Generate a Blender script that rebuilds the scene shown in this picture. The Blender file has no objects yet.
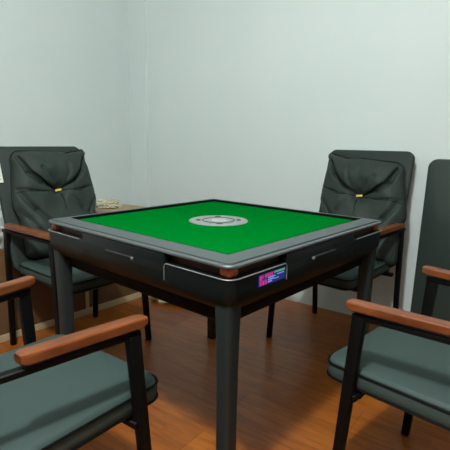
import bpy, bmesh, math, random
from mathutils import Vector, Matrix, noise
C = bpy.context.scene.collection
R = math.radians
random.seed(4)

# ------------------------------------------------------------------ materials
def s2l(c):
    return tuple(((v/255)/12.92 if v/255 <= .04045 else ((v/255+.055)/1.055)**2.4) for v in c) + (1,)

def mat(name, rgb, rough=.5, metal=0., spec=.5, var=0., vscale=8., bump=0., bscale=200., sheen=0., coat=0.):
    m = bpy.data.materials.new(name); m.use_nodes = True
    nt = m.node_tree; b = nt.nodes['Principled BSDF']
    col = s2l(rgb)
    b.inputs['Base Color'].default_value = col
    b.inputs['Roughness'].default_value = rough
    b.inputs['Metallic'].default_value = metal
    b.inputs['Specular IOR Level'].default_value = spec
    b.inputs['Coat Weight'].default_value = coat
    if sheen: b.inputs['Sheen Weight'].default_value = sheen
    tc = nt.nodes.new('ShaderNodeTexCoord')
    if var:
        n = nt.nodes.new('ShaderNodeTexNoise'); n.inputs['Scale'].default_value = vscale; n.inputs['Detail'].default_value = 4
        nt.links.new(tc.outputs['Object'], n.inputs['Vector'])
        r = nt.nodes.new('ShaderNodeValToRGB')
        r.color_ramp.elements[0].position = .3; r.color_ramp.elements[1].position = .7
        r.color_ramp.elements[0].color = tuple(max(0, c*(1-var)) for c in col[:3]) + (1,)
        r.color_ramp.elements[1].color = tuple(min(1, c*(1+var)) for c in col[:3]) + (1,)
        nt.links.new(n.outputs['Fac'], r.inputs['Fac']); nt.links.new(r.outputs['Color'], b.inputs['Base Color'])
    if bump:
        n2 = nt.nodes.new('ShaderNodeTexNoise'); n2.inputs['Scale'].default_value = bscale; n2.inputs['Detail'].default_value = 3
        nt.links.new(tc.outputs['Object'], n2.inputs['Vector'])
        bp = nt.nodes.new('ShaderNodeBump'); bp.inputs['Strength'].default_value = bump; bp.inputs['Distance'].default_value = .002
        nt.links.new(n2.outputs['Fac'], bp.inputs['Height']); nt.links.new(bp.outputs['Normal'], b.inputs['Normal'])
    return m

def wood_mat(name, dark, light, axis_scale, rough, spec=.5):
    m = bpy.data.materials.new(name); m.use_nodes = True
    nt = m.node_tree; b = nt.nodes['Principled BSDF']; b.inputs['Roughness'].default_value = rough
    b.inputs['Specular IOR Level'].default_value = spec
    tc = nt.nodes.new('ShaderNodeTexCoord'); mp = nt.nodes.new('ShaderNodeMapping')
    mp.inputs['Scale'].default_value = axis_scale
    nt.links.new(tc.outputs['Object'], mp.inputs['Vector'])
    n = nt.nodes.new('ShaderNodeTexNoise'); n.inputs['Scale'].default_value = 6; n.inputs['Detail'].default_value = 6; n.inputs['Distortion'].default_value = .6
    nt.links.new(mp.outputs['Vector'], n.inputs['Vector'])
    r = nt.nodes.new('ShaderNodeValToRGB'); r.color_ramp.elements[0].position = .3; r.color_ramp.elements[1].position = .72
    r.color_ramp.elements[0].color = s2l(dark); r.color_ramp.elements[1].color = s2l(light)
    nt.links.new(n.outputs['Fac'], r.inputs['Fac']); nt.links.new(r.outputs['Color'], b.inputs['Base Color'])
    return m

def floor_mat():
    m = bpy.data.materials.new('laminate_floor'); m.use_nodes = True
    nt = m.node_tree; L = nt.links.new; b = nt.nodes['Principled BSDF']
    tc = nt.nodes.new('ShaderNodeTexCoord')
    mp = nt.nodes.new('ShaderNodeMapping'); mp.inputs['Rotation'].default_value = (0, 0, 0)
    L(tc.outputs['Object'], mp.inputs['Vector'])
    br = nt.nodes.new('ShaderNodeTexBrick'); br.inputs['Scale'].default_value = 1
    br.inputs['Brick Width'].default_value = 1.21; br.inputs['Row Height'].default_value = .165
    br.inputs['Mortar Size'].default_value = .0012; br.inputs['Mortar Smooth'].default_value = .1
    br.inputs['Color1'].default_value = s2l((176, 101, 34)); br.inputs['Color2'].default_value = s2l((150, 80, 26))
    br.inputs['Mortar'].default_value = s2l((116, 60, 22)); br.inputs['Bias'].default_value = -.1
    br.offset = .37
    L(mp.outputs['Vector'], br.inputs['Vector'])
    m2 = nt.nodes.new('ShaderNodeMapping'); m2.inputs['Scale'].default_value = (1.6, 13, 1)
    L(mp.outputs['Vector'], m2.inputs['Vector'])
    n = nt.nodes.new('ShaderNodeTexNoise'); n.inputs['Scale'].default_value = 2.2; n.inputs['Detail'].default_value = 6; n.inputs['Distortion'].default_value = 1.6
    L(m2.outputs['Vector'], n.inputs['Vector'])
    r = nt.nodes.new('ShaderNodeValToRGB'); r.color_ramp.elements[0].position = .34; r.color_ramp.elements[1].position = .62
    r.color_ramp.elements[0].color = (.52, .46, .40, 1); r.color_ramp.elements[1].color = (1, 1, 1, 1)
    L(n.outputs['Fac'], r.inputs['Fac'])
    mx = nt.nodes.new('ShaderNodeMix'); mx.data_type = 'RGBA'; mx.blend_type = 'MULTIPLY'; mx.inputs['Factor'].default_value = .75
    L(br.outputs['Color'], mx.inputs['A']); L(r.outputs['Color'], mx.inputs['B'])
    L(mx.outputs['Result'], b.inputs['Base Color'])
    b.inputs['Roughness'].default_value = .34; b.inputs['Specular IOR Level'].default_value = .4
    return m

def wall_mat():
    m = bpy.data.materials.new('painted_plaster'); m.use_nodes = True
    nt = m.node_tree; L = nt.links.new; b = nt.nodes['Principled BSDF']
    tc = nt.nodes.new('ShaderNodeTexCoord')
    n = nt.nodes.new('ShaderNodeTexNoise'); n.inputs['Scale'].default_value = 1.6; n.inputs['Detail'].default_value = 3
    L(tc.outputs['Object'], n.inputs['Vector'])
    r = nt.nodes.new('ShaderNodeValToRGB'); r.color_ramp.elements[0].position = .3; r.color_ramp.elements[1].position = .7
    r.color_ramp.elements[0].color = s2l((212, 223, 222)); r.color_ramp.elements[1].color = s2l((217, 227, 226))
    L(n.outputs['Fac'], r.inputs['Fac']); L(r.outputs['Color'], b.inputs['Base Color'])
    n2 = nt.nodes.new('ShaderNodeTexNoise'); n2.inputs['Scale'].default_value = 90
    L(tc.outputs['Object'], n2.inputs['Vector'])
    bp = nt.nodes.new('ShaderNodeBump'); bp.inputs['Strength'].default_value = .12; bp.inputs['Distance'].default_value = .002
    L(n2.outputs['Fac'], bp.inputs['Height']); L(bp.outputs['Normal'], b.inputs['Normal'])
    b.inputs['Roughness'].default_value = .8; b.inputs['Specular IOR Level'].default_value = .2
    return m

def emit_mat(name, rgb, strength):
    m = bpy.data.materials.new(name); m.use_nodes = True
    b = m.node_tree.nodes['Principled BSDF']
    b.inputs['Base Color'].default_value = s2l(rgb); b.inputs['Emission Color'].default_value = s2l(rgb)
    b.inputs['Emission Strength'].default_value = strength; b.inputs['Roughness'].default_value = .3
    return m

M = dict(
    wall=wall_mat(), floor=floor_mat(),
    ceiling=mat('ceiling_paint', (225, 228, 226), .9),
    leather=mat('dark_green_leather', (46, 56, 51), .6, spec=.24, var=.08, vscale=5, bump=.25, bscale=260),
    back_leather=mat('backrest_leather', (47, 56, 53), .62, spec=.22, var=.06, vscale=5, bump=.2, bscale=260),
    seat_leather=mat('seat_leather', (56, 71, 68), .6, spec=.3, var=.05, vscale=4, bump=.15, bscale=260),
    piping=mat('dark_piping', (7, 9, 9), .5, spec=.15),
    black=mat('black_metal', (8, 9, 9), .5, spec=.14),
    arm=wood_mat('armrest_wood', (92, 46, 20), (134, 74, 36), (1, 6, 6), .36),
    rim=mat('grey_rim_plastic', (76, 85, 86), .5, spec=.4, bump=.1, bscale=300),
    edge=mat('satin_edge_metal', (112, 118, 119), .4, metal=.6),
    silver=mat('silver_trim', (172, 174, 172), .35, metal=.7),
    body=mat('charcoal_body_plastic', (19, 24, 24), .36, spec=.16),
    under=mat('black_underside', (7, 8, 8), .7, spec=.1),
    slot=mat('dark_red_slot', (74, 32, 22), .4),
    block=mat('orange_brown_block', (190, 88, 58), .45),
    tleg=mat('dark_leg_plastic', (38, 46, 46), .42, spec=.25),
    felt=mat('green_felt', (0, 106, 34), 1., spec=.0, var=.05, vscale=60, bump=.2, bscale=500),
    disc=mat('grey_disc_plastic', (134, 140, 138), .5),
    discdark=mat('dark_button', (60, 64, 64), .4),
    discpale=mat('pale_dome', (172, 178, 176), .25),
    hnd=mat('handle_metal', (66, 70, 70), .4, metal=.4),
    gold=mat('brass_buckle', (236, 208, 110), .45, metal=.2),
    carton=mat('brown_cardboard', (104, 76, 50), .85, spec=.2, var=.08, vscale=6),
    carton2=mat('light_brown_cardboard', (184, 156, 130), .85, spec=.2, var=.08, vscale=6),
    pale=mat('pale_tape', (178, 160, 124), .6),
    paper=mat('white_paper', (222, 224, 218), .8),
    ink=mat('grey_print', (120, 122, 120), .8),
    board=mat('dark_green_board', (50, 61, 57), .3, spec=.4),
    bag=mat('white_plastic_bag', (176, 182, 178), .3, var=.1, vscale=20),
    cream=mat('cream_cloth', (202, 196, 168), .7, var=.1, vscale=20),
    screen=emit_mat('blue_screen', (14, 30, 110), .6),
    magenta=emit_mat('magenta_pixels', (196, 40, 124), .55),
    white_px=emit_mat('pale_blue_pixels', (130, 165, 225), .55),
    green_px=emit_mat('green_pixels', (80, 170, 110), .6),
)

# ------------------------------------------------------------------ helpers
def obj(name, bm, m, parent=None, smooth=True, autos=40):
    me = bpy.data.meshes.new(name)
    bmesh.ops.recalc_face_normals(bm, faces=bm.faces[:])
    bm.to_mesh(me); bm.free()
    me.materials.append(m)
    if smooth:
        me.polygons.foreach_set('use_smooth', [True]*len(me.polygons))
        try: me.set_sharp_from_angle(angle=R(autos))
        except Exception: pass
    o = bpy.data.objects.new(name, me); C.objects.link(o)
    if parent: o.parent = parent
    return o

def thing(name, label, cat, loc=(0, 0, 0), rotz=0, group=None):
    o = bpy.data.objects.new(name, None); C.objects.link(o)
    o.location = loc; o.rotation_euler = (0, 0, rotz); o.empty_display_size = .1
    o['label'] = label; o['category'] = cat
    if group: o['group'] = group
    return o

def tag(o, label, cat, group=None):
    o['label'] = label; o['category'] = cat
    if group: o['group'] = group
    return o

def box(bm, lo, hi, bev=0., seg=2, mtx=None):
    t = bmesh.new(); bmesh.ops.create_cube(t, size=1)
    for v in t.verts:
        v.co = Vector([lo[i] + (v.co[i]+.5)*(hi[i]-lo[i]) for i in range(3)])
    if bev: bmesh.ops.bevel(t, geom=t.edges[:], offset=bev, segments=seg, profile=.5, affect='EDGES')
    if mtx: bmesh.ops.transform(t, matrix=mtx, verts=t.verts)
    me = bpy.data.meshes.new('t'); t.to_mesh(me); t.free(); bm.from_mesh(me); bpy.data.meshes.remove(me)
    return bm

def bx(lo, hi, bev=0., seg=2, mtx=None): return box(bmesh.new(), lo, hi, bev, seg, mtx)

def tube(bm, pts, r, n=8, closed=False):
    pts = [Vector(p) for p in pts]; rings = []; N = len(pts); up = None
    for i, p in enumerate(pts):
        a = pts[(i-1) % N] if (closed or i > 0) else p
        b = pts[(i+1) % N] if (closed or i < N-1) else p
        d = (b-a).normalized()
        if up is None:
            up = Vector((0, 0, 1)) if abs(d.z) < .9 else Vector((1, 0, 0))
        s = d.cross(up).normalized(); u2 = s.cross(d).normalized(); up = u2
        rings.append([bm.verts.new(p + r*(math.cos(2*math.pi*k/n)*s + math.sin(2*math.pi*k/n)*u2)) for k in range(n)])
    rng = range(N) if closed else range(N-1)
    for i in rng:
        A, B = rings[i], rings[(i+1) % N]
        for k in range(n): bm.faces.new((A[k], A[(k+1) % n], B[(k+1) % n], B[k]))
    if not closed: bm.faces.new(rings[0][::-1]); bm.faces.new(rings[-1])
    return bm

def rsq(hx, hy, r, n=6):
    pts = []
    for cx, cy, a0 in ((hx-r, hy-r, 0), (-hx+r, hy-r, 90), (-hx+r, -hy+r, 180), (hx-r, -hy+r, 270)):
        for k in range(n+1):
            a = R(a0 + 90*k/n); pts.append((cx + r*math.cos(a), cy + r*math.sin(a)))
    return pts

def loft_sq(h, rad, prof, cap=(False, False), n=6, bm=None, center=(0, 0)):
    """rounded-square sections; prof = [(inset, z)]"""
    bm = bm or bmesh.new(); rings = []
    for ins, z in prof:
        r = max(rad-ins, .004)
        rings.append([bm.verts.new((center[0]+x, center[1]+y, z)) for x, y in rsq(h-ins, h-ins, r, n)])
    for A, B in zip(rings, rings[1:]):
        N = len(A)
        for k in range(N): bm.faces.new((A[k], A[(k+1) % N], B[(k+1) % N], B[k]))
    if cap[0]: bm.faces.new(rings[0][::-1])
    if cap[1]: bm.faces.new(rings[-1])
    return bm

def disc(r, z0, z1, bev=.0, n=48, r_in=None):
    bm = bmesh.new()
    prof = [(r, z0), (r, z1-bev), (r-bev, z1)]
    if r_in is None:
        rings = [[bm.verts.new((a*math.cos(2*math.pi*k/n), a*math.sin(2*math.pi*k/n), z)) for k in range(n)] for a, z in prof]
        bm.faces.new(rings[0][::-1]); bm.faces.new(rings[-1])
    else:
        prof = [(r_in, z0)] + prof + [(r_in+bev, z1), (r_in, z1-bev), (r_in, z0)]
        rings = [[bm.verts.new((a*math.cos(2*math.pi*k/n), a*math.sin(2*math.pi*k/n), z)) for k in range(n)] for a, z in prof[:-1]]
        rings.append(rings[0])
    for A, B in zip(rings, rings[1:]):
        for k in range(n):
            try: bm.faces.new((A[k], A[(k+1) % n], B[(k+1) % n], B[k]))
            except ValueError: pass
    return bm

def board(w, h, th, rad, bev=.004, n=8):
    """rounded panel standing in the local y-z plane, thickness along x (0..th)"""
    bm = bmesh.new()
    base = rsq(w/2, h/2, rad, n)
    rings = []
    for x, i in ((0, bev), (bev, 0), (th-bev, 0), (th, bev)):
        rings.append([bm.verts.new((x, y*(1-2*i/w), h/2 + z*(1-2*i/h))) for y, z in base])
    for A, B in zip(rings, rings[1:]):
        N = len(A)
        for k in range(N): bm.faces.new((A[k], A[(k+1) % N], B[(k+1) % N], B[k]))
    bm.faces.new(rings[0][::-1]); bm.faces.new(rings[-1])
    return bm

# ------------------------------------------------------------------ room shell
RW = Vector((.773, -.634, 0)).normalized()      # along the right wall
LW = Vector((-RW.y, RW.x, 0)) * -1              # along the left wall
CORNER = Vector((-.641, 2.183, 0))
def room_mtx():
    m = Matrix.Identity(4)
    m.col[0][:3] = RW; m.col[1][:3] = -LW; m.col[2][:3] = (0, 0, 1); m.translation = CORNER
    return m
RM = room_mtx()     # local: x along the right wall, y negative into the room
W, H, T = 7.5, 2.95, .12
def struct(name, bm, m):
    o = obj(name, bm, m, None, smooth=False); o.matrix_world = RM; o['kind'] = 'structure'; return o
struct('floor', bx((-T, -W-T, -.1), (W+T, T, 0)), M['floor'])
bpy.data.objects['floor'].matrix_world = RM
struct('ceiling', bx((-T, -W-T, H), (W+T, T, H+.1)), M['ceiling'])
struct('wall_right', bx((-T, 0, 0), (W+T, T, H)), M['wall'])
struct('wall_left', bx((-T, -W, 0), (0, 0, H)), M['wall'])
struct('wall_back', bx((-T, -W-T, 0), (W+T, -W, H)), M['wall'])
struct('wall_side', bx((W, -W, 0), (W+T, 0, H)), M['wall'])
# shallow boxed-in pipe in the corner
bm = bmesh.new()
PS = ((0, 0), (0, -.028), (.185, -.022), (.190, 0))
lo = [bm.verts.new((x, y, 0)) for x, y in PS]
hi = [bm.verts.new((x, y, H)) for x, y in PS]
bm.faces.new(lo); bm.faces.new(hi[::-1])
for i in range(4): bm.faces.new((lo[i], lo[(i+1) % 4], hi[(i+1) % 4], hi[i]))
struct('trim_1', bm, M['wall'])

# ------------------------------------------------------------------ mahjong table
HALF = .479
RAD = .033
TB = thing('mahjong_table', 'square automatic mahjong table with bright green playing surface and dark grey frame', 'table', (0, 0, 0), R(45))
obj('rim', loft_sq(HALF, RAD, [(.069, .770), (.069, .788), (.067, .790), (.062, .790), (.030, .7855), (.0185, .7835), (.0175, .781), (.0175, .772), (.069, .770)]), M['rim'], TB, autos=50)
obj('inner_lip', loft_sq(HALF, RAD, [(.0730, .776), (.0730, .7890), (.0675, .7907)]), M['under'], TB)
obj('rim_groove', loft_sq(HALF, RAD, [(.0185, .7790), (.009, .7790)]), M['under'], TB)
obj('edge_trim', loft_sq(HALF, RAD, [(.0120, .777), (.0105, .7815), (.006, .7825), (.002, .7812), (0, .779), (0, .774), (.003, .7712), (.02, .7705)]), M['edge'], TB)
obj('playing_surface', loft_sq(HALF, RAD, [(.0725, .768), (.0725, .780)], (True, True)), M['felt'], TB)
cd = obj('center_disc', disc(.118, .778, .7822, .002), M['disc'], TB)
obj('ring', disc(.066, .782, .7840, .0006, r_in=.060), M['discdark'], cd)
obj('dome', disc(.032, .782, .7855, .003), M['discpale'], cd)
for k in range(4):
    q = bmesh.new(); ang = R(90*k+45)
    box(q, (-.008, -.012, .782), (.008, .012, .7852), .001, 1, Matrix.Rotation(ang, 4, 'Z') @ Matrix.Translation((.080, 0, 0)))
    obj('button', q, M['discdark'], cd)
# dark recess under the rim, the body below it, hull underneath
obj('slot_liner', loft_sq(HALF, RAD, [(.030, .772), (.030, .742)]), M['slot'], TB)
obj('body', loft_sq(HALF, RAD, [(.032, .7435), (.004, .7435), (.001, .740), (0, .734), (.001, .699), (.004, .678), (.022, .650), (.060, .630)], (False, False)), M['body'], TB)
obj('underbody', loft_sq(HALF, RAD, [(.03, .70), (.045, .634), (.055, .600), (.085, .578)], (True, True)), M['under'], TB)
# (side frames: f(t, z, out) -> local point, t measured from the near corner end)
sides = [
    lambda t, z, o: Vector((-HALF-o, -HALF+t, z)),
    lambda t, z, o: Vector((-HALF+t, -HALF-o, z)),
    lambda t, z, o: Vector((HALF+o, HALF-t, z)),
    lambda t, z, o: Vector((HALF-t, HALF+o, z)),
]
def sbox(f, t0, t1, z0, z1, o0, o1, bev=0.):
    a, b = f(t0, z0, o0), f(t1, z1, o1)
    return bx([min(a[i], b[i]) for i in range(3)], [max(a[i], b[i]) for i in range(3)], bev, 2)
for f in sides:
    obj('drawer_front', sbox(f, .255, .695, .690, .7705, -.035, -.0005, .004), M['body'], TB)
    h = obj('handle', sbox(f, .395, .550, .7300, .7345, -.002, .0035, .0012), M['hnd'], TB)
    obj('knob', sbox(f, .393, .402, .7275, .7365, .003, .010, .002), M['silver'], h)
# silver lips around the corners, the near one bent down into a bracket at both ends
def corner_path(sx, sy, Ls, z, drop):
    r = RAD; o = .0015; pts = []
    A = [(sx*(HALF-Ls), sy*(HALF+o))] + [(sx*(HALF-r+(r+o)*math.sin(R(a))), sy*(HALF-r+(r+o)*math.cos(R(a)))) for a in range(0, 91, 10)] + [(sx*(HALF+o), sy*(HALF-Ls))]
    P = [Vector((x, y, z)) for x, y in A]
    if drop:
        s0 = P[0]; e0 = P[-1]
        dx = Vector((-sx, 0, 0)); dy = Vector((0, -sy, 0))
        pre = [s0+dx*.008+Vector((0, 0, -drop)), s0+dx*.008+Vector((0, 0, -.012)), s0+dx*.005+Vector((0, 0, -.004))]
        post = [e0+dy*.005+Vector((0, 0, -.004)), e0+dy*.008+Vector((0, 0, -.012)), e0+dy*.008+Vector((0, 0, -drop))]
        P = pre + P + post
    return P
for sx, sy in ((-1, -1), (1, -1), (1, 1), (-1, 1)):
    near = (sx, sy) == (-1, -1)
    obj('corner_trim', tube(bmesh.new(), corner_path(sx, sy, .245, .7437, .05 if near else 0), .0018, 6), M['silver'], TB)
    c = HALF-.034
    obj('corner_block', bx((sx*c-.020, sy*c-.020, .7430), (sx*c+.020, sy*c+.020, .7715), .010, 3), M['block'], TB)
# small colour display at the near corner
f = sides[1]
dp = obj('display', sbox(f, .118, .246, .700, .7335, -.001, .0014), M['screen'], TB, smooth=False)
def px(t0, t1, z0, z1, m, name):
    obj(name, sbox(f, t0, t1, z0, z1, .0012, .0020), m, dp, smooth=False)
def rows(spec, m, name):
    b = bmesh.new()
    for t0, t1, z0, z1 in spec:
        p, q = f(t0, z0, .0012), f(t1, z1, .0020)
        box(b, [min(p[i], q[i]) for i in range(3)], [max(p[i], q[i]) for i in range(3)])
    obj(name, b, m, dp, smooth=False)
rows([(.122, .131, .718, .731), (.134, .138, .722, .731)] + [(.146+k*.010, .153+k*.010, .722, .732) for k in range(4)]
     + [(.122+k*.012, .131+k*.012, .703, .714) for k in range(3)] + [(.122, .156, .7155, .7165)], M['magenta'], 'magenta_characters')
rows([(.190+k*.009, .197+k*.009, .7265, .7320) for k in range(6)], M['green_px'], 'green_characters')
rows([(.162+k*.007, .167+k*.007, .7170, .7205) for k in range(5)] + [(.205+k*.007, .210+k*.007, .7195, .7225) for k in range(5)]
     + [(.162+k*.007, .167+k*.007, .7110, .7145) for k in range(4)] + [(.160+k*.007, .165+k*.007, .7050, .7085) for k in range(3)]
     + [(.190, .213, .7095, .7115)], M['white_px'], 'pale_characters')
# legs: rounded square, widening into the body
for sx, sy in ((-1, -1), (1, -1), (1, 1), (-1, 1)):
    c = .436
    b = loft_sq(.0305, .019, [(.008, .0), (.0065, .006), (.006, .30), (.005, .48), (.002, .60), (.0, .66), (.0, .70)], (True, True), 6, None, (sx*c, sy*c))
    lg = obj('leg', b, M['tleg'], TB)
    obj('foot', loft_sq(.024, .012, [(.0, .0), (.0, .004)], (True, True), 5, None, (sx*c, sy*c)), M['under'], lg)

# ------------------------------------------------------------------ chair
LEAN = R(15.5)
ARM_Y = .258
def seg_valley(x, y, a, b, w, d):
    ax, ay = a; bx_, by = b; vx, vy = bx_-ax, by-ay
    L2 = vx*vx+vy*vy; t = max(0, min(1, ((x-ax)*vx+(y-ay)*vy)/L2))
    dx, dy = x-(ax+t*vx), y-(ay+t*vy); q = math.hypot(dx, dy)
    return d*math.exp(-(q/w)**2)
PIN = (-.005, .352)
CRE = []
def chain(pts, w, d):
    for a, b in zip(pts, pts[1:]): CRE.append((a, b, w, d))
# the loose upper flap hangs from both top corners and gathers at the buckle
chain([(.200, .530), (.150, .455), (.085, .395), PIN], .011, .030)
chain([(-.205, .540), (-.165, .450), (-.100, .390), PIN], .011, .030)
chain([(.02, .372), (.055, .430), (.070, .490)], .016, .010)
chain([(-.02, .375), (-.050, .420), (-.090, .470)], .012, .014)
# seam across, vertical seam below
chain([PIN, (.09, .345), (.225, .368)], .006, .013)
chain([PIN, (-.09, .345), (-.225, .368)], .006, .013)
chain([(.000, .335), (.010, .04)], .0045, .012)
# slanting folds of the lower half
chain([(-.215, .365), (-.150, .250), (-.060, .120), (-.02, .04)], .013, .020)
chain([(-.225, .250), (-.170, .150), (-.110, .06)], .012, .016)
chain([(.225, .330), (.165, .220), (.110, .10)], .013, .018)
chain([(.05, .320), (.110, .240), (.215, .150)], .013, .013)
def cushion_pt(s, t, flip=1):
    """s,t in -1..1 / 0..1 -> (lateral, height, thickness); s=+1 is the side with the raised ear"""
    Ht = .575
    w = .205 + .040*min(1, (1-t)/.45)**.8
    if s > 0: w += .020*math.exp(-((t-.97)/.035)**2) - .004*math.exp(-((t-.87)/.03)**2)
    else: w += .006*math.exp(-((t-.96)/.04)**2)
    w -= .022*max(0., min(1., (.50-t)/.12))
    w *= 1-.16*max(0., 1-t/.07)**2
    top = Ht - .012*math.exp(-((s-.45)/.16)**2) + .012*math.exp(-((s-1)/.14)**2) - .022*max(0, (-s-.82)/.18)**2
    y = s*w; z = t*top
    puff = (.082+.030*max(0, 1-t/.45))*max(0, 1-abs(s)**4)**.55*max(0, 1-abs(2*t-1)**7)**.5
    X, Y = s*.232, z
    r = math.hypot(X-PIN[0], (Y-PIN[1]))
    h = puff + .016*math.exp(-(((abs(X)-.06)/.07)**2+((Y-.46)/.06)**2))
    inner = max(0, 1-abs(s)**10)*max(0, 1-abs(2*t-1)**12)
    v = .040*math.exp(-(r/.030)**2) + .020*math.exp(-(r/.10)**2)
    for a, b, cw, cd_ in CRE: v = max(v, seg_valley(X, Y, a, b, cw, cd_) + .4*v)
    n = noise.noise(Vector((X*8, Y*6, 3.1*flip)))*.012 + noise.noise(Vector((X*20, Y*14, 7.1)))*.005
    y, z = (y + .030, z) if flip > 0 else (-y*1.07 + .014, z-.022)
    rot = (R(4.5) if flip < 0 else R(-1.0))
    y, z = y*math.cos(rot)-(z-.3)*math.sin(rot), .3+(z-.3)*math.cos(rot)+y*math.sin(rot)*(1 if flip > 0 else -1)
    return y, z, max(.004, h - v*inner + n*inner + .012)

def place_back(y, z, d, x0, z0):
    """point on the leaning backrest frame: y lateral, z up along the lean, d out of its front"""
    return Vector((x0 - math.sin(LEAN)*z + math.cos(LEAN)*d, y, z0 + math.cos(LEAN)*z + math.sin(LEAN)*d))
BX, BZ = -.128, .420      # lower front edge of the backrest panel
def make_cushion(root, flip):
    bm = bmesh.new(); NS, NT = 84, 100; g = []
    cz = .045
    for j in range(NT+1):
        row = []
        for i in range(NS+1):
            s = -1+2*i/NS; t = j/NT
            s = math.copysign(abs(s)**.85, s)
            y, z, d = cushion_pt(s, t, flip); row.append(bm.verts.new(place_back(y, z+cz, d+.004, BX, BZ)))
        g.append(row)
    for j in range(NT):
        for i in range(NS): bm.faces.new((g[j][i], g[j][i+1], g[j+1][i+1], g[j+1][i]))
    rim = [(i, 0) for i in range(NS+1)] + [(NS, j) for j in range(1, NT+1)] + [(i, NT) for i in range(NS-1, -1, -1)] + [(0, j) for j in range(NT-1, 0, -1)]
    back = []
    for i, j in rim:
        s = -1+2*i/NS; s = math.copysign(abs(s)**.85, s); y, z, d = cushion_pt(s, j/NT, flip)
        back.append(bm.verts.new(place_back(.02+(y-.02)*.97, z*.985+.004+cz, .001, BX, BZ)))
    N = len(rim)
    for k in range(N):
        i, j = rim[k]; i2, j2 = rim[(k+1) % N]
        bm.faces.new((g[j][i], g[j2][i2], back[(k+1) % N], back[k]))
    bm.faces.new(back)
    pts = []
    for k in range(0, N, 2):
        i, j = rim[k]; s = -1+2*i/NS; s = math.copysign(abs(s)**.85, s); y, z, d = cushion_pt(s, j/NT, flip)
        pts.append(place_back(y, z+cz+(.002 if j == NT else 0), d+.004, BX, BZ))
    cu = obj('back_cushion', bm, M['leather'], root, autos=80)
    obj('piping', tube(bmesh.new(), pts, .0035, 6, True), M['piping'], cu)
    for a, b in (((.196, .536), PIN), ((-.200, .545), PIN)):
        q = [a, (.75*a[0]+.0*b[0], .455), (a[0]*.40, .392), b]; pl = []
        for k in range(30):
            f_ = k/29*3; i_ = min(2, int(f_)); r_ = f_-i_
            x_ = q[i_][0]*(1-r_)+q[i_+1][0]*r_; z_ = q[i_][1]*(1-r_)+q[i_+1][1]*r_
            yy, zz, dd = cushion_pt(x_/.232, z_/.575, flip); pl.append(place_back(yy, zz+cz, dd+.0065, BX, BZ))
        for it in range(1): pl = [pl[0]]+[(pl[k-1]+pl[k]*2+pl[k+1])/4 for k in range(1, len(pl)-1)]+[pl[-1]]
        obj('flap_piping', tube(bmesh.new(), pl, .0042, 6), M['piping'], cu)
    for q in ([(-.222, .357), (-.10, .346), PIN], [PIN, (.10, .347), (.222, .367)], [(.004, .325), (.010, .10)]):
        pl = []
        for k in range(31):
            f_ = k/30*(len(q)-1); i_ = min(len(q)-2, int(f_)); r_ = f_-i_
            x_ = q[i_][0]*(1-r_)+q[i_+1][0]*r_; z_ = q[i_][1]*(1-r_)+q[i_+1][1]*r_
            yy, zz, dd = cushion_pt(x_/.232, z_/.575, flip); pl.append(place_back(yy, zz+cz, dd+.0052, BX, BZ))
        obj('seam', tube(bmesh.new(), pl, .0022, 6), M['piping'], cu)
    y, z, d = cushion_pt(0.0, PIN[1]/.575, flip)
    P = place_back(y, z+cz, d+.018, BX, BZ)
    mt = Matrix.Translation(P) @ Matrix.Rotation(-LEAN, 4, 'Y') @ Matrix.Rotation(R(8), 4, 'X')
    obj('buckle', bx((-.003, -.019, -.0060), (.003, .019, .0060), .0015, 2, mt), M['gold'], cu)

def rounded_slab(x0, x1, hy, z0, z1, rad, edge, n=6, crown=0.):
    """horizontal cushion slab with rounded plan corners, rolled edges and a crowned top"""
    bm = bmesh.new(); hx = (x1-x0)/2; cx = (x0+x1)/2; hz = (z1-z0)/2; cz = (z0+z1)/2; rings = []
    for k in range(9):
        a = R(-90 + 180*k/8); ins = edge*(1-math.cos(a)); z = cz + hz*math.sin(a)
        rings.append([bm.verts.new((cx+x, y, z)) for x, y in rsq(hx-ins, hy-ins, max(rad-ins*.5, .01), n)])
    for f_ in (.75, .45, .15):
        rings.append([bm.verts.new((cx+x*f_/1., y*f_, z1+crown*(1-f_))) for x, y in rsq(hx-edge, hy-edge, max(rad-edge*.5, .01), n)])
    for A, B in zip(rings, rings[1:]):
        N = len(A)
        for k in range(N): bm.faces.new((A[k], A[(k+1) % N], B[(k+1) % N], B[k]))
    bm.faces.new(rings[0][::-1]); bm.faces.new(rings[-1])
    return bm

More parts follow.
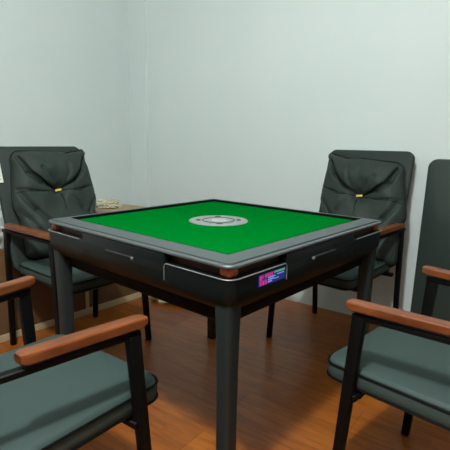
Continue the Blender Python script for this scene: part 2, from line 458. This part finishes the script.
def make_chair(label, loc, ang, flip=1, rear=-.165, SPL=-.03):
    t = thing('dining_armchair', label, 'chair', (loc[0], loc[1], 0), ang, 'padded armchairs around the mahjong table')
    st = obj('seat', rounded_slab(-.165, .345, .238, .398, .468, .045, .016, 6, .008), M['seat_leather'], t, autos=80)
    # welt around the seat near the top edge
    for z, ins in ((.454, .0012), (.412, .0012)):
        pts = [Vector((.09+x, y, z)) for x, y in rsq(.255-ins, .238-ins, .043, 6)]
        obj('seat_piping', tube(bmesh.new(), pts, .0036, 6, True), M['piping'], st)
    # backrest panel
    pm = Matrix.Translation((BX, 0, BZ)) @ Matrix.Rotation(-LEAN, 4, 'Y') @ Matrix.Translation((-.030, 0, 0))
    b = board(.515, .655, .030, .045, .007); bmesh.ops.transform(b, matrix=pm, verts=b.verts)
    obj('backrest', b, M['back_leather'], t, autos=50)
    make_cushion(t, flip)
    # frame
    fr = bmesh.new()
    for x in (.235, -.13):
        box(fr, (x-.014, -ARM_Y, .378), (x+.014, ARM_Y, .398), .003, 1)
    for y in (-.16, .16):
        box(fr, (-.19, y-.012, .380), (.245, y+.012, .3985), .003, 1)
    obj('seat_frame', fr, M['black'], t)
    for s in (-1, 1):
        y = s*ARM_Y
        # front leg: tapered flat bar, raked slightly forward towards the foot
        def leg(top, bot, wt, wb, dt, name):
            g = bmesh.new(); R0 = []
            for (x, yy, z), w in ((bot, wb), (top, wt)):
                R0.append([g.verts.new((x+a_*w/2, yy+b_*dt/2, z)) for a_, b_ in ((-1, -1), (1, -1), (1, 1), (-1, 1))])
            for k in range(4): g.faces.new((R0[0][k], R0[0][(k+1) % 4], R0[1][(k+1) % 4], R0[1][k]))
            g.faces.new(R0[0][::-1]); g.faces.new(R0[1])
            bmesh.ops.bevel(g, geom=g.edges[:], offset=.003, segments=2, profile=.5, affect='EDGES')
            return obj(name, g, M['black'], t)
        leg((.228, s*.250, .630), (.275, s*.262, .0), .036, .027, .024, 'leg')
        leg((-.185, s*(.250+SPL*-.435), .630), (-.222, s*.258, .0), .034, .027, .024, 'leg')
        # flat bar under the wooden rest, running back to the backrest
        sk = Matrix.Identity(4); sk[1][0] = s*SPL; sk[1][3] = s*(.250-SPL*.25)
        g = bx((-.215, -.012, .622), (.248, .012, .638), .003, 1, sk)
        obj('arm_bar', g, M['black'], t)
        # wooden rest, front end cut back underneath, gently crowned
        g = bmesh.new(); rings = []
        xs = [(rear-.014, .66), (rear-.009, .88), (rear, 1.), (rear+.05, 1.), (rear+.12, 1.), (.12, 1.), (.20, 1.), (.245, 1.), (.256, .98), (.262, .88)]
        for x, k in xs:
            w = .0195*k; zt = .672 - (1-k)*.010; zb = .645 + (.004 if x > .255 else 0) + (1-k)*.012
            sec = [(-w, zb+.004), (-w+.004, zb), (w-.004, zb), (w, zb+.004), (w, zt-.005), (w-.002, zt-.0015), (w-.006, zt), (-w+.006, zt), (-w+.002, zt-.0015), (-w, zt-.005)]
            rings.append([g.verts.new((x, s*(.250+SPL*(x-.25))+a_, z)) for a_, z in sec])
        for A, B in zip(rings, rings[1:]):
            N = len(A)
            for k in range(N): g.faces.new((A[k], A[(k+1) % N], B[(k+1) % N], B[k]))
        g.faces.new(rings[0][::-1]); g.faces.new(rings[-1])
        obj('armrest', g, M['arm'], t, autos=28)
    return t

bl = make_chair('dark green padded armchair behind the left table corner, before the cardboard carton', (-.735, .590), R(-43))
br = make_chair('dark green padded armchair in the far right, backed against the bare wall', (.702, .618), R(225), -1)
nr = make_chair('near right armchair, its empty seat and orange-brown wooden arms in the bottom right', (.695, -.645), R(131), 1, -.165, .11)
nl = make_chair('near left armchair with only its seat and wooden arms in the bottom left', (-.577, -.746), R(49.5), 1, -.020, .15)

# paper tag hanging on the side of the left chair's backrest
P = place_back(-.262, .52, .006, BX, BZ)
mt = Matrix.Translation(P) @ Matrix.Rotation(-LEAN, 4, 'Y')
tg = obj('paper_tag', bx((-.001, -.045, -.055), (.001, .030, .050), .0, 1, mt), M['paper'], bl, smooth=False)
b = bmesh.new()
for k in range(5): box(b, (.001, -.040, -.040+k*.017), (.0016, .020, -.036+k*.017), 0, 1, mt)
obj('printed_lines', b, M['ink'], tg, smooth=False)

# ------------------------------------------------------------------ board leaning on the right wall
def wall_frame(x, y, rot):   # local x = out of the wall into the room, local y along it
    return Matrix.Translation((x, y, 0)) @ Matrix.Rotation(rot, 4, 'Z')
n_in = Vector((-.634, -.773, 0)).normalized()
ang = math.atan2(n_in.y, n_in.x)
Wd = .98; lean = math.atan2(.125, 1.0)
foot = Vector((1.102, .557, 0)) + RW*Wd/2
b = board(Wd, 1.018, .016, .050, .004)
bd = obj('table_cover_board', b, M['board'], None, autos=50)
bd.matrix_world = Matrix.Translation(foot + Vector((0, 0, .002))) @ Matrix.Rotation(ang, 4, 'Z') @ Matrix.Rotation(-lean, 4, 'Y') @ Matrix.Translation((-.018, 0, 0))
tag(bd, 'tall dark green board with rounded corners leaning on the wall at the right edge', 'board')

# ------------------------------------------------------------------ carton behind the left chair
a1 = Vector((-.465, 1.312, 0))
d = Vector((math.cos(R(47)), math.sin(R(47)), 0)); nb = Vector((-d.y, d.x, 0))
CM = Matrix.Identity(4); CM.col[0][:3] = d; CM.col[1][:3] = nb; CM.translation = a1
ct = thing('cardboard_carton', 'large low brown carton along the left wall, behind the left rear chair legs', 'box', a1, math.atan2(d.y, d.x))
obj('carton_body', bx((-1.30, 0, 0), (0, .54, .500), .006, 2), M['carton'], ct)
obj('lid_flap', bx((-1.298, .002, .5005), (-.002, .283, .505), .001, 1), M['carton'], ct)
obj('lid_flap', bx((-1.298, .288, .5005), (-.002, .538, .505), .001, 1), M['carton'], ct)
obj('base_strip', bx((-1.30, -.006, .0), (-.012, -.0005, .042), .002, 1), M['pale'], ct)
obj('upright_strip', bx((-.475, -.005, .043), (-.450, -.0005, .495), .001, 1), M['pale'], ct)

def blob(name, m, sx, sy, sz, seed, amp=.35, cuts=5):
    bm = bmesh.new(); bmesh.ops.create_icosphere(bm, subdivisions=cuts, radius=1)
    for v in bm.verts:
        p = v.co.copy(); o_ = Vector((seed*3.1, seed*1.7, seed))
        q = 1 + amp*noise.noise(p*1.3+o_) + amp*.55*(1-2*abs(noise.noise(p*2.6+o_))) - amp*.3 + amp*.22*(1-2*abs(noise.noise(p*6+o_)))
        p = p*q; v.co = Vector((p.x*sx, p.y*sy, max(0, (p.z*.75+.55))*sz))
    return obj(name, bm, m, None, autos=35)
def on(o, x, y, z, rz=0): o.location = (x, y, z); o.rotation_euler = (0, 0, rz); return o
p = CM @ Vector((-.90, .12,   .5055))
tag(on(blob('plastic_bag', M['bag'], .12, .10, .15, 1.3), p.x, p.y, p.z), 'crumpled shiny white plastic bag on the carton at the left edge of the photo', 'bag')
c2 = thing('cardboard_carton', 'smaller brown carton in the room corner, its top just showing above the table', 'box', RM @ Vector((.145, -.29, 0)), math.atan2(RW.y, RW.x))
obj('carton_body', bx((-.115, -.17, 0), (.115, .17, .545), .005, 2), M['carton2'], c2)
obj('lid_flap', bx((-.113, -.168, .5455), (-.002, .168, .550), .001, 1), M['carton2'], c2)
obj('lid_flap', bx((.002, -.168, .5455), (.113, .168, .550), .001, 1), M['carton2'], c2)
p = RM @ Vector((.095, -.36, .551))
tag(on(blob('crumpled_cloth', M['cream'], .085, .07, .055, 2.2, .4), p.x, p.y, p.z), 'small crumpled cream cloth on the corner carton, beside the left chair back', 'cloth')
tag(on(blob('plastic_sheet', M['cream'], .16, .085, .055, 3.7, .4), -.215, 1.205, 0, R(-10)), 'crumpled cream plastic sheet on the floor beside the carton end', 'packaging')

# ------------------------------------------------------------------ lights
def area(name, loc, size, power, col=(1, 1, 1), shape='DISK', target=None):
    l = bpy.data.lights.new(name, 'POINT'); l.shadow_soft_size = size; l.energy = power; l.color = col
    o = bpy.data.objects.new(name, l); C.objects.link(o); o.location = loc
    if target is not None:
        o.rotation_euler = (Vector(target)-Vector(loc)).to_track_quat('-Z', 'Y').to_euler()
    return o
area('ceiling_lamp_light', (-.42, -1.55, 2.62), .08, 185, (.95, 1.0, .985))

w = bpy.data.worlds.new('world'); bpy.context.scene.world = w; w.use_nodes = True
w.node_tree.nodes['Background'].inputs['Color'].default_value = (.6, .7, .7, 1)
w.node_tree.nodes['Background'].inputs['Strength'].default_value = .1

# ------------------------------------------------------------------ camera
x, y, z, yaw, pit, rol, fpx = -0.0806, -1.7604, 1.0943, .060387, .186128, .013518, 448.02
cy, sy, cp, sp = math.cos(yaw), math.sin(yaw), math.cos(pit), math.sin(pit)
fw = Vector((sy*cp, cy*cp, -sp)); r = Vector((cy, -sy, 0)); u = r.cross(fw)
c, s = math.cos(rol), math.sin(rol)
r2 = c*r+s*u; u2 = -s*r+c*u
cam = bpy.data.cameras.new('camera'); co = bpy.data.objects.new('camera', cam); C.objects.link(co)
cm = Matrix.Identity(4); cm.col[0][:3] = r2; cm.col[1][:3] = u2; cm.col[2][:3] = -fw; cm.translation = (x, y, z)
co.matrix_world = cm
cam.sensor_fit = 'HORIZONTAL'; cam.sensor_width = 36; cam.lens = fpx/450*36; cam.clip_start = .02
sc = bpy.context.scene; sc.camera = co
sc.view_settings.view_transform = 'Standard'; sc.view_settings.look = 'None'
sc.view_settings.exposure = 0.0; sc.view_settings.gamma = 1; sc.view_settings.use_curve_mapping = False

# turn the whole place so the walls run along the world axes
RZ = Matrix.Rotation(math.atan2(.634, .773), 4, 'Z')
bpy.context.view_layer.update()
for o in list(C.objects):
    if o.parent is None: o.matrix_world = RZ @ o.matrix_world
